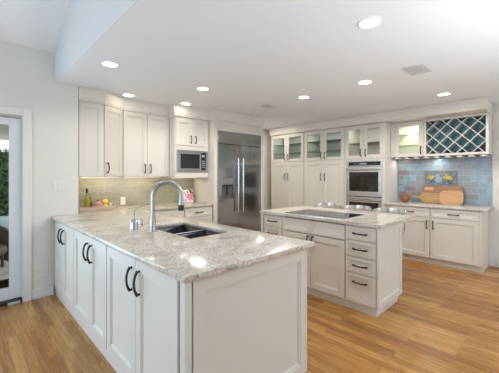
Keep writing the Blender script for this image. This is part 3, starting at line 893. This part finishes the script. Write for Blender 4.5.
mb = MB(); mb.tube([(0.0, 0.0, 0.07), (0.0, 0.045, 0.072)], 0.014, 12); mb.tube([(0, 0.04, 0.072), (0.02, 0.052, 0.09), (0.06, 0.07, 0.115)], [0.007, 0.007, 0.005], 10)
obj('lever', mb, CHROME, t)

t = thing('soap_dispenser', 'chrome soap dispenser with a thin angled spout, beside the faucet', 'soap dispenser', (1.115, 2.66, 0.914))
obj('body', MB().lathe([(0, 0.0005), (0.036, 0.0005), (0.037, 0.012), (0.034, 0.02), (0.034, 0.055), (0.028, 0.075), (0.012, 0.09), (0, 0.09)], seg=24), POLISH, t)
obj('spout', MB().tube([(0, 0, 0.085), (0, 0, 0.155), (0.02, 0.004, 0.175), (0.10, 0.02, 0.215), (0.15, 0.03, 0.23)], [0.006, 0.005, 0.005, 0.0045, 0.004], 10), CHROME, t)
t = thing('air_gap', 'short chrome air gap cap half hidden behind the faucet', 'sink fitting', (1.23, 2.78, 0.914))
obj('cap', MB().lathe([(0, 0.0005), (0.026, 0.0005), (0.026, 0.006), (0.021, 0.01), (0.021, 0.05), (0.017, 0.062), (0, 0.066)], seg=20), POLISH, t)

# ------------------------------------------------------------------ small things on the back counter
t = thing('tray_basket', 'shallow pale wooden tray basket in the counter corner', 'tray', (1.34, 4.47, 0.914))
TRAYM = wood('tray_wood', (0.46, 0.34, 0.26), (0.72, 0.58, 0.46))
mb = MB(); mb.box(-0.23, 0.23, -0.11, 0.11, 0.001, 0.010)
obj('base', mb, TRAYM, t)
mb = MB(); mb.box(-0.23, 0.23, -0.11, -0.10, 0.011, 0.06, 0.002); mb.box(-0.23, 0.23, 0.10, 0.11, 0.011, 0.06, 0.002); mb.box(-0.23, -0.22, -0.10, 0.10, 0.011, 0.075, 0.002); mb.box(0.22, 0.23, -0.10, 0.10, 0.011, 0.075, 0.002)
obj('side', mb, TRAYM, t)
TZ = 0.9245
OLIVE = mat('olive_oil_glass', (0.34, 0.30, 0.02), 0.12, spec=0.6)
t = thing('oil_bottle', 'tall yellow green oil bottle with dark cap in the tray', 'bottle', (1.225, 4.46, TZ))
obj('body', MB().lathe([(0, 0), (0.036, 0), (0.038, 0.01), (0.038, 0.15), (0.03, 0.175), (0.013, 0.20), (0.012, 0.245), (0, 0.245)], seg=20), OLIVE, t)
obj('cap', MB().lathe([(0.0145, 0.232), (0.015, 0.29), (0, 0.292)], seg=14), RUBBER, t)
t = thing('vinegar_bottle', 'short dark amber bottle beside the oil bottle in the tray', 'bottle', (1.277, 4.50, TZ))
obj('body', MB().lathe([(0, 0), (0.024, 0), (0.026, 0.008), (0.026, 0.10), (0.012, 0.13), (0.011, 0.16), (0, 0.16)], seg=18), mat('amber_glass', (0.13, 0.075, 0.02), 0.12), t)
obj('cap', MB().lathe([(0.0125, 0.145), (0.013, 0.175), (0, 0.176)], seg=12), RUBBER, t)
t = thing('salt_shaker', 'small clear white shaker in front of the pink fruit', 'shaker', (1.290, 4.415, TZ))
obj('body', MB().lathe([(0, 0), (0.018, 0), (0.02, 0.01), (0.016, 0.055), (0, 0.055)], seg=14), mat('shaker_white', (0.75, 0.72, 0.7), 0.2), t)
obj('cap', MB().lathe([(0.0165, 0.05), (0.017, 0.068), (0, 0.072)], seg=14), POLISH, t)
FR = mat('pink_fruit_skin', (0.62, 0.26, 0.22), 0.45)
t = thing('pomegranate', 'round pink fruit with a dark crown in the tray', 'fruit', (1.358, 4.45, TZ))
obj('flesh', MB().lathe([(0, 0), (0.03, 0.002), (0.055, 0.028), (0.062, 0.058), (0.05, 0.092), (0.022, 0.110), (0, 0.112)], seg=22), FR, t)
obj('crown', MB().lathe([(0.012, 0.108), (0.012, 0.122), (0.019, 0.136), (0.012, 0.134), (0, 0.122)], seg=8), mat('fruit_crown', (0.12, 0.09, 0.05), 0.6), t)
LEM = mat('lemon_skin', (0.85, 0.66, 0.05), 0.4)
for x, y, z, lb in ((1.465, 4.475, 0.035, 'yellow lemon lying under another lemon in the tray'), (1.462, 4.47, 0.104, 'yellow lemon on top of another lemon in the tray')):
    tag(obj('lemon', MB().lathe([(0, -0.05), (0.008, -0.045), (0.024, -0.03), (0.034, 0), (0.024, 0.03), (0.008, 0.045), (0, 0.05)], seg=16), LEM, None, (x, y, TZ + z), (0, PI / 2, 0.5)), lb, 'fruit', 'lemons in the tray')
tag(obj('cracker_box', MB().box(-0.018, 0.018, -0.05, 0.05, 0, 0.07, 0.003), mat('pale_card', (0.72, 0.62, 0.40), 0.6), None, (1.527, 4.48, TZ)), 'small pale tan box at the faucet end of the tray', 'box')

t = thing('flower_canvas', 'small white canvas with a pink flower propped by the refrigerator panel', 'picture', (2.90, 4.58, 0.914), 0)
tilt = Matrix.Rotation(math.radians(-9), 4, 'X')
CW, CH = 0.21, 0.225
obj('canvas', MB().box(-CW / 2, CW / 2, 0, 0.02, 0.002, CH).xform(tilt), mat('canvas_white', (0.82, 0.80, 0.80), 0.7), t)
mb = MB()
for k in range(6):
    a_ = k * PI / 3 + 0.2; cx_, cz_ = 0.035 + 0.042 * math.cos(a_), 0.10 + 0.042 * math.sin(a_)
    p = [(cx_ + 0.034 * math.cos(q) * math.cos(a_) - 0.02 * math.sin(q) * math.sin(a_), cz_ + 0.034 * math.cos(q) * math.sin(a_) + 0.02 * math.sin(q) * math.cos(a_)) for q in [2 * PI * i / 12 for i in range(12)]]
    mb.slabxz(p, -0.0022 - 0.0002 * k, -0.0004)
obj('pink_bloom', mb.xform(tilt), mat('bloom_pink', (0.72, 0.20, 0.42), 0.6), t)
mb = MB()
for cx_, cz_, r in ((-0.065, 0.04, 0.034), (-0.045, 0.13, 0.03), (-0.07, 0.175, 0.022)):
    mb.slabxz([(cx_ + r * math.cos(2 * PI * i / 14), cz_ + r * math.sin(2 * PI * i / 14)) for i in range(14)], -0.0018, -0.0004)
obj('pale_bloom', mb.xform(tilt), mat('bloom_lilac', (0.62, 0.48, 0.60), 0.6), t)
mb = MB()
for cx_, cz_, a_, l_ in ((0.06, 0.19, 0.9, 0.05), (0.04, 0.205, 2.0, 0.045), (0.085, 0.165, 0.3, 0.04), (-0.01, 0.185, 1.7, 0.035)):
    p = [(cx_ + l_ * math.cos(q) * math.cos(a_) * 0.6 - 0.014 * math.sin(q) * math.sin(a_), cz_ + l_ * math.cos(q) * math.sin(a_) * 0.6 + 0.014 * math.sin(q) * math.cos(a_)) for q in [2 * PI * i / 10 for i in range(10)]]
    mb.slabxz(p, -0.0030, -0.0004)
obj('dark_leaf', mb.xform(tilt), mat('leaf_dark', (0.05, 0.07, 0.05), 0.6), t)

# ------------------------------------------------------------------ drinks counter things
def board(name, label, outline, m, loc, lean, thick=0.02):
    mb = MB().slabxz(outline, 0, thick); mb.bevel_sharp(0.003, 2)
    mb.xform(Matrix.Rotation(lean, 4, 'X'))
    o = obj(name, mb, m, None, loc, (0, 0, RT))
    return tag(o, label, 'cutting board')
def rr(x0, x1, z0, z1, r, n=6): return rrect(x0, x1, z0, z1, r, n)
LEAN = math.radians(-9)
bd = board('cutting_board', 'large dark wooden cutting board leaning behind the other boards', rr(0, 0.60, 0.0, 0.30, 0.015), WALNUT, (5.895, 1.725, 0.915), LEAN)
mb = MB().box(0.03, 0.17, -0.0015, -0.0002, 0.225, 0.275).xform(Matrix.Rotation(LEAN, 4, 'X'))
obj('pale_inlay', mb, MAPLE, bd)
pd = [(-0.13, 0.085), (-0.13, 0.115), (-0.10, 0.125), (0.0, 0.118), (0.03, 0.15), (0.05, 0.175), (0.12, 0.185), (0.38, 0.17), (0.40, 0.15), (0.40, 0.03), (0.38, 0.01), (0.12, 0.0), (0.05, 0.015), (0.0, 0.08), (-0.10, 0.075)]
board('paddle_board', 'golden paddle cutting board with its handle pointing at the clay jar', pd, ACACIA, (5.860, 1.76, 0.915), LEAN, 0.018)
rb = [(x, z) for x, z in rr(0, 0.335, 0.0, 0.225, 0.06, 7)]
board('rounded_board', 'light orange cutting board with rounded corners, in front of the dark board', rb, MAPLE, (5.822, 1.44, 0.915), LEAN, 0.02)

t = thing('clay_jar', 'reddish brown clay jar with lid and side lugs on the drinks counter', 'jar', (5.72, 1.95, 0.914))
CLAY = noise_paint('clay_brown', (0.27, 0.105, 0.05), 0.4, 0.3, 30)
obj('pot', MB().lathe([(0, 0.0005), (0.045, 0.0005), (0.05, 0.01), (0.072, 0.05), (0.076, 0.085), (0.06, 0.12), (0.048, 0.128), (0, 0.128)], seg=24), CLAY, t)
obj('lid', MB().lathe([(0.052, 0.129), (0.052, 0.137), (0.03, 0.155), (0.014, 0.162), (0.017, 0.178), (0.012, 0.192), (0, 0.195)], seg=20), CLAY, t)
for s in (-1, 1):
    obj('lug', MB().tube([(0, s * 0.066, 0.065), (0, s * 0.092, 0.072), (0, s * 0.092, 0.10), (0, s * 0.064, 0.11)], 0.008, 8), CLAY, t)

# painted tile inset: a generic pair of yellow green fruit sprays on grey blue
t = thing('tile_mural', 'painted tile inset with two yellow green fruit motifs on the blue tiled wall', 'tile mural', (RX - 0.0085, 1.70, 1.215), RT)
MW, MH = 0.485, 0.255
obj('plaque', MB().box(0, MW, -0.008, 0, 0, MH), noise_paint('mural_ground', (0.14, 0.19, 0.24), 0.35, 0.4, 18), t)
obj('border', MB().openframe(0, MW, 0, MH, -0.013, 0.0048, 0.014), mat('mural_border', (0.17, 0.18, 0.19), 0.4), t)
FRU = mat('painted_yellow', (0.52, 0.40, 0.10), 0.4); LEA = mat('painted_green', (0.17, 0.20, 0.05), 0.4); PAL = mat('painted_pale', (0.27, 0.33, 0.38), 0.4); BRN = mat('painted_brown', (0.09, 0.06, 0.04), 0.4)
def blob(mb, cx_, cz_, rx_, rz_, y, a_=0):
    p = []
    for i in range(14):
        q = 2 * PI * i / 14; ux, uz = rx_ * math.cos(q), rz_ * math.sin(q)
        p.append((cx_ + ux * math.cos(a_) - uz * math.sin(a_), cz_ + ux * math.sin(a_) + uz * math.cos(a_)))
    mb.slabxz(p, y, -0.0081)
YEL = ((0.09, 0.14, 0.045, 0.04), (0.125, 0.165, 0.03, 0.026), (0.335, 0.15, 0.05, 0.042), (0.39, 0.135, 0.035, 0.03))
GRN = ((0.055, 0.18, 0.04, 2.2), (0.14, 0.195, 0.045, 0.6), (0.06, 0.11, 0.035, 3.8), (0.29, 0.19, 0.05, 2.4), (0.38, 0.195, 0.05, 0.7), (0.30, 0.10, 0.04, 3.9), (0.43, 0.15, 0.035, 0.1))
STM = ((0.11, 0.075, 0.05, 1.3), (0.36, 0.075, 0.045, 1.9), (0.40, 0.07, 0.04, 1.2))
for half in (False, True):
    for nm, rows, mm, y0 in (('yellow_motif', YEL, FRU, -0.0095), ('green_motif', GRN, LEA, -0.0105), ('stem_motif', STM, BRN, -0.0100)):
        mb = MB()
        for k, r_ in enumerate(rows):
            if (r_[0] > 0.2) != half: continue
            if nm == 'yellow_motif': blob(mb, r_[0], r_[1], r_[2], r_[3], y0 - 0.0001 * k)
            else: blob(mb, r_[0], r_[1], r_[2], 0.016 if nm[0] == 'g' else 0.011, y0 - 0.0001 * k, r_[3])
        obj(nm, mb, mm, t)
mb = MB(); blob(mb, 0.215, 0.11, 0.05, 0.055, -0.0088); blob(mb, 0.20, 0.17, 0.03, 0.03, -0.0090)
obj('pale_motif', mb, PAL, t)

# ------------------------------------------------------------------ wall plates
t = thing('light_switch', 'wide white three rocker switch plate on the bare wall above the peninsula end', 'switch', (0.845, AY - 0.0005, 1.27))
obj('plate', MB().box(-0.075, 0.075, -0.006, 0, -0.058, 0.058, 0.002), PLATE, t)
for k in (-1, 0, 1): obj('rocker', MB().box(k * 0.046 - 0.016, k * 0.046 + 0.016, -0.010, -0.0065, -0.034, 0.034, 0.002), PLATE, t)
t = thing('wall_outlet', 'white double outlet plate low on the bare wall above the baseboard', 'outlet', (0.672, AY - 0.0005, 0.285))
obj('plate', MB().box(-0.06, 0.06, -0.006, 0, -0.058, 0.058, 0.002), PLATE, t)
for k in (-1, 1):
    s_ = obj('socket', MB().box(k * 0.028 - 0.017, k * 0.028 + 0.017, -0.009, -0.0065, -0.034, 0.034, 0.002), PLATE, t)
    mb = MB()
    for z in (-0.016, 0.016):
        mb.box(k * 0.028 - 0.007, k * 0.028 - 0.004, -0.0095, -0.0091, z - 0.005, z + 0.005); mb.box(k * 0.028 + 0.004, k * 0.028 + 0.007, -0.0095, -0.0091, z - 0.005, z + 0.005)
    obj('slot', mb, RUBBER, s_)
t = thing('backsplash_outlet', 'white upright outlet plate on the olive tiled splashback', 'outlet', (1.80, BY - 0.0085, 1.0))
obj('plate', MB().box(-0.037, 0.037, -0.006, 0, -0.058, 0.058, 0.002), PLATE, t)
s_ = obj('socket', MB().box(-0.017, 0.017, -0.009, -0.0065, -0.034, 0.034, 0.002), PLATE, t)
mb = MB()
for z in (-0.016, 0.016): mb.box(-0.007, -0.004, -0.0095, -0.0091, z - 0.005, z + 0.005); mb.box(0.004, 0.007, -0.0095, -0.0091, z - 0.005, z + 0.005)
obj('slot', mb, RUBBER, s_)

# ------------------------------------------------------------------ ceiling fittings
CANW = [2.5, 0.85, 0.85, 8.5, 11, 10, 2.1, 8]
cans = [(1.065, 3.117, 'round recessed ceiling light over the peninsula, by the dropped ceiling edge'), (1.662, 4.14, 'round recessed ceiling light in front of the slanted corner cabinet'), (2.50, 4.03, 'round recessed ceiling light in front of the microwave cabinet'), (2.224, 3.177, 'round recessed ceiling light between the faucet and the refrigerator'),
        (3.50, 2.533, 'round recessed ceiling light over the far part of the island'), (3.458, 1.623, 'round recessed ceiling light over the near part of the island'), (2.135, 0.965, 'round recessed ceiling light, largest looking and closest overhead'), (4.748, 1.117, 'round recessed ceiling light in front of the wine rack')]
area('passage_fill', (4.85, 4.55, CZ - 0.01), (0, 0, -1), 0.13, 0.13, 7, (1.0, 0.93, 0.82), 'DISK')  # unseen fill light without a fitting, added to brighten the passage
proto = None
for (x, y, lb), pw in zip(cans, CANW):
    if proto is None:
        t = proto = thing('recessed_ceiling_light', lb, 'ceiling light', (x, y, CZ), 0, 'recessed ceiling lights')
        obj('trim_ring', MB().lathe([(0.070, -0.0005), (0.094, -0.0005), (0.093, -0.004), (0.074, -0.008), (0.070, -0.006), (0.070, -0.0005)], seg=36), TRIM, t)
        obj('lens', MB().lathe([(0, -0.0045), (0.069, -0.0045), (0.069, -0.0006), (0, -0.0006)], seg=32), LENS, t)
    else: dup(proto, (x, y, CZ), 0, lb)
    if pw < 2: area('recessed_lamp', (x, y, CZ - 0.012), (0, 0, -1), 0.13, 0.13, pw, (1.0, 0.90, 0.76), 'DISK')
    else:
        l = bpy.data.lights.new('recessed_flood', 'SPOT'); l.energy = pw * 3.4; l.color = (1.0, 0.95, 0.88)
        l.spot_size = math.radians(172); l.spot_blend = 0.35; l.shadow_soft_size = 0.10
        lo = bpy.data.objects.new('recessed_flood', l); C.objects.link(lo); lo.location = (x, y, CZ - 0.11)
VENT = mat('vent_paint', (0.62, 0.62, 0.62), 0.6)
t = thing('ceiling_vent', 'square louvred ceiling vent over the front of the island', 'vent', (3.44, 1.05, CZ), 0)
obj('frame', MB().box(-0.15, 0.15, -0.10, 0.10, -0.008, -0.0005, 0.003), VENT, t)
mb = MB()
for k in range(9): mb.box(-0.13, 0.13, -0.083 + k * 0.0195, -0.073 + k * 0.0195, -0.014, -0.0082)
obj('louvre', mb, VENT, t)
t = thing('ceiling_speaker', 'oblong grey ceiling grille between the lights toward the refrigerator', 'vent', (3.539, 3.263, CZ), 0)
obj('frame', MB().box(-0.12, 0.12, -0.07, 0.07, -0.010, -0.0005, 0.004), VENT, t)
mb = MB()
for k in range(6): mb.box(-0.10, 0.10, -0.053 + k * 0.0195, -0.044 + k * 0.0195, -0.015, -0.0102)
obj('louvre', mb, VENT, t)
t = thing('smoke_detector', 'small round ceiling detector close to the refrigerator', 'smoke detector', (3.598, 3.80, CZ), 0)
obj('housing', MB().lathe([(0, -0.0005), (0.05, -0.0005), (0.052, -0.012), (0.042, -0.028), (0, -0.030)], seg=24), PLATE, t)

# ------------------------------------------------------------------ patio seen through the glass door
struct('ground_patio', MB().box(-4, 4, AY + 0.16, 12, -0.12, -0.02), noise_paint('patio_stone', (0.42, 0.36, 0.31), 0.8, 0.25, 5))
struct('ceiling_patio', MB().box(-4, 0.925, AY + 0.165, 10.2, 2.32, 2.42), noise_paint('patio_soffit', (0.55, 0.46, 0.37), 0.7, 0.15, 3))
t = thing('hedge', 'dense green leafy hedge behind the patio chair', 'hedge', (0.4, 8.6, -0.02))
mb = MB(); rnd = random.Random(3)
for i in range(3800):
    p = Vector((rnd.uniform(-0.7, 1.3), rnd.gauss(0, 0.22), rnd.uniform(0.02, 2.0)))
    s = rnd.uniform(0.04, 0.085); u = Vector((rnd.gauss(0, 1), rnd.gauss(0, 1), rnd.gauss(0, 1))).normalized(); v = u.orthogonal().normalized()
    q = [mb.b.verts.new(p + k) for k in (u * s, v * s * 0.45, -u * s, -v * s * 0.45)]
    mb.b.faces.new(q)
lm = mat('hedge_leaf', (0.06, 0.13, 0.03), 0.5); tt = NT(lm)
nz = tt.n('ShaderNodeTexNoise', i_Vector=tt.obj(), i_Scale=14.0, i_Detail=2.0)
tt.link(tt.ramp(nz.outputs[0], [(0.35, (0.02, 0.045, 0.012)), (0.65, (0.16, 0.26, 0.07))]), tt.b.inputs['Base Color'])
lf = obj('foliage', mb, lm, t); lf['kind'] = 'stuff'
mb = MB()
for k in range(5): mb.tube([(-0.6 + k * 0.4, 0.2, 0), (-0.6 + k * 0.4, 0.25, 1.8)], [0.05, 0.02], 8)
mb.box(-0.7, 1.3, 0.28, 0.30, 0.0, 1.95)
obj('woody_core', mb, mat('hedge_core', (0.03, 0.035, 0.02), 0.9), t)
RAT = noise_paint('brown_wicker', (0.085, 0.055, 0.045), 0.6, 0.4, 60)
t = thing('patio_chair', 'dark brown rounded wicker chair out on the patio', 'chair', (0.24, 6.1, -0.02), 0.3)
mb = MB(); n = 18; A = []
for i in range(n + 1):
    a_ = math.radians(-20 + 220 * i / n); k = math.sin(math.radians(180 * i / n)); top = 0.42 + 0.24 * k
    for r, z in ((0.30, 0.05), (0.37, top), (0.32, top + 0.01), (0.26, 0.06)): A.append(mb.b.verts.new((r * math.cos(a_), r * math.sin(a_), z)))
for i in range(n):
    for j in range(4): mb.b.faces.new((A[i * 4 + j], A[i * 4 + (j + 1) % 4], A[i * 4 + 4 + (j + 1) % 4], A[i * 4 + 4 + j]))
mb.b.faces.new(A[:4]); mb.b.faces.new(A[-4:][::-1])
obj('shell', mb, RAT, t)
obj('seat', MB().lathe([(0, 0.20), (0.27, 0.20), (0.29, 0.25), (0.27, 0.31), (0, 0.32)], seg=24), mat('brown_cushion', (0.16, 0.10, 0.08), 0.8), t)
for a_ in (45, 135, 225, 315):
    c, s = math.cos(math.radians(a_)), math.sin(math.radians(a_)); obj('leg', MB().tube([(0.24 * c, 0.24 * s, 0), (0.24 * c, 0.24 * s, 0.2)], 0.02, 8), RAT, t)
t = thing('patio_ottoman', 'pale teal rounded patio seat between the brown chair and the hedge', 'ottoman', (0.40, 7.2, -0.02))
obj('cushion', MB().lathe([(0, 0.12), (0.40, 0.12), (0.45, 0.2), (0.45, 0.52), (0.38, 0.62), (0, 0.64)], seg=28), mat('pale_teal_cloth', (0.46, 0.55, 0.55), 0.85), t)
obj('base', MB().lathe([(0, 0), (0.38, 0), (0.38, 0.119), (0, 0.119)], seg=28), mat('teal_base', (0.2, 0.22, 0.22), 0.8), t)
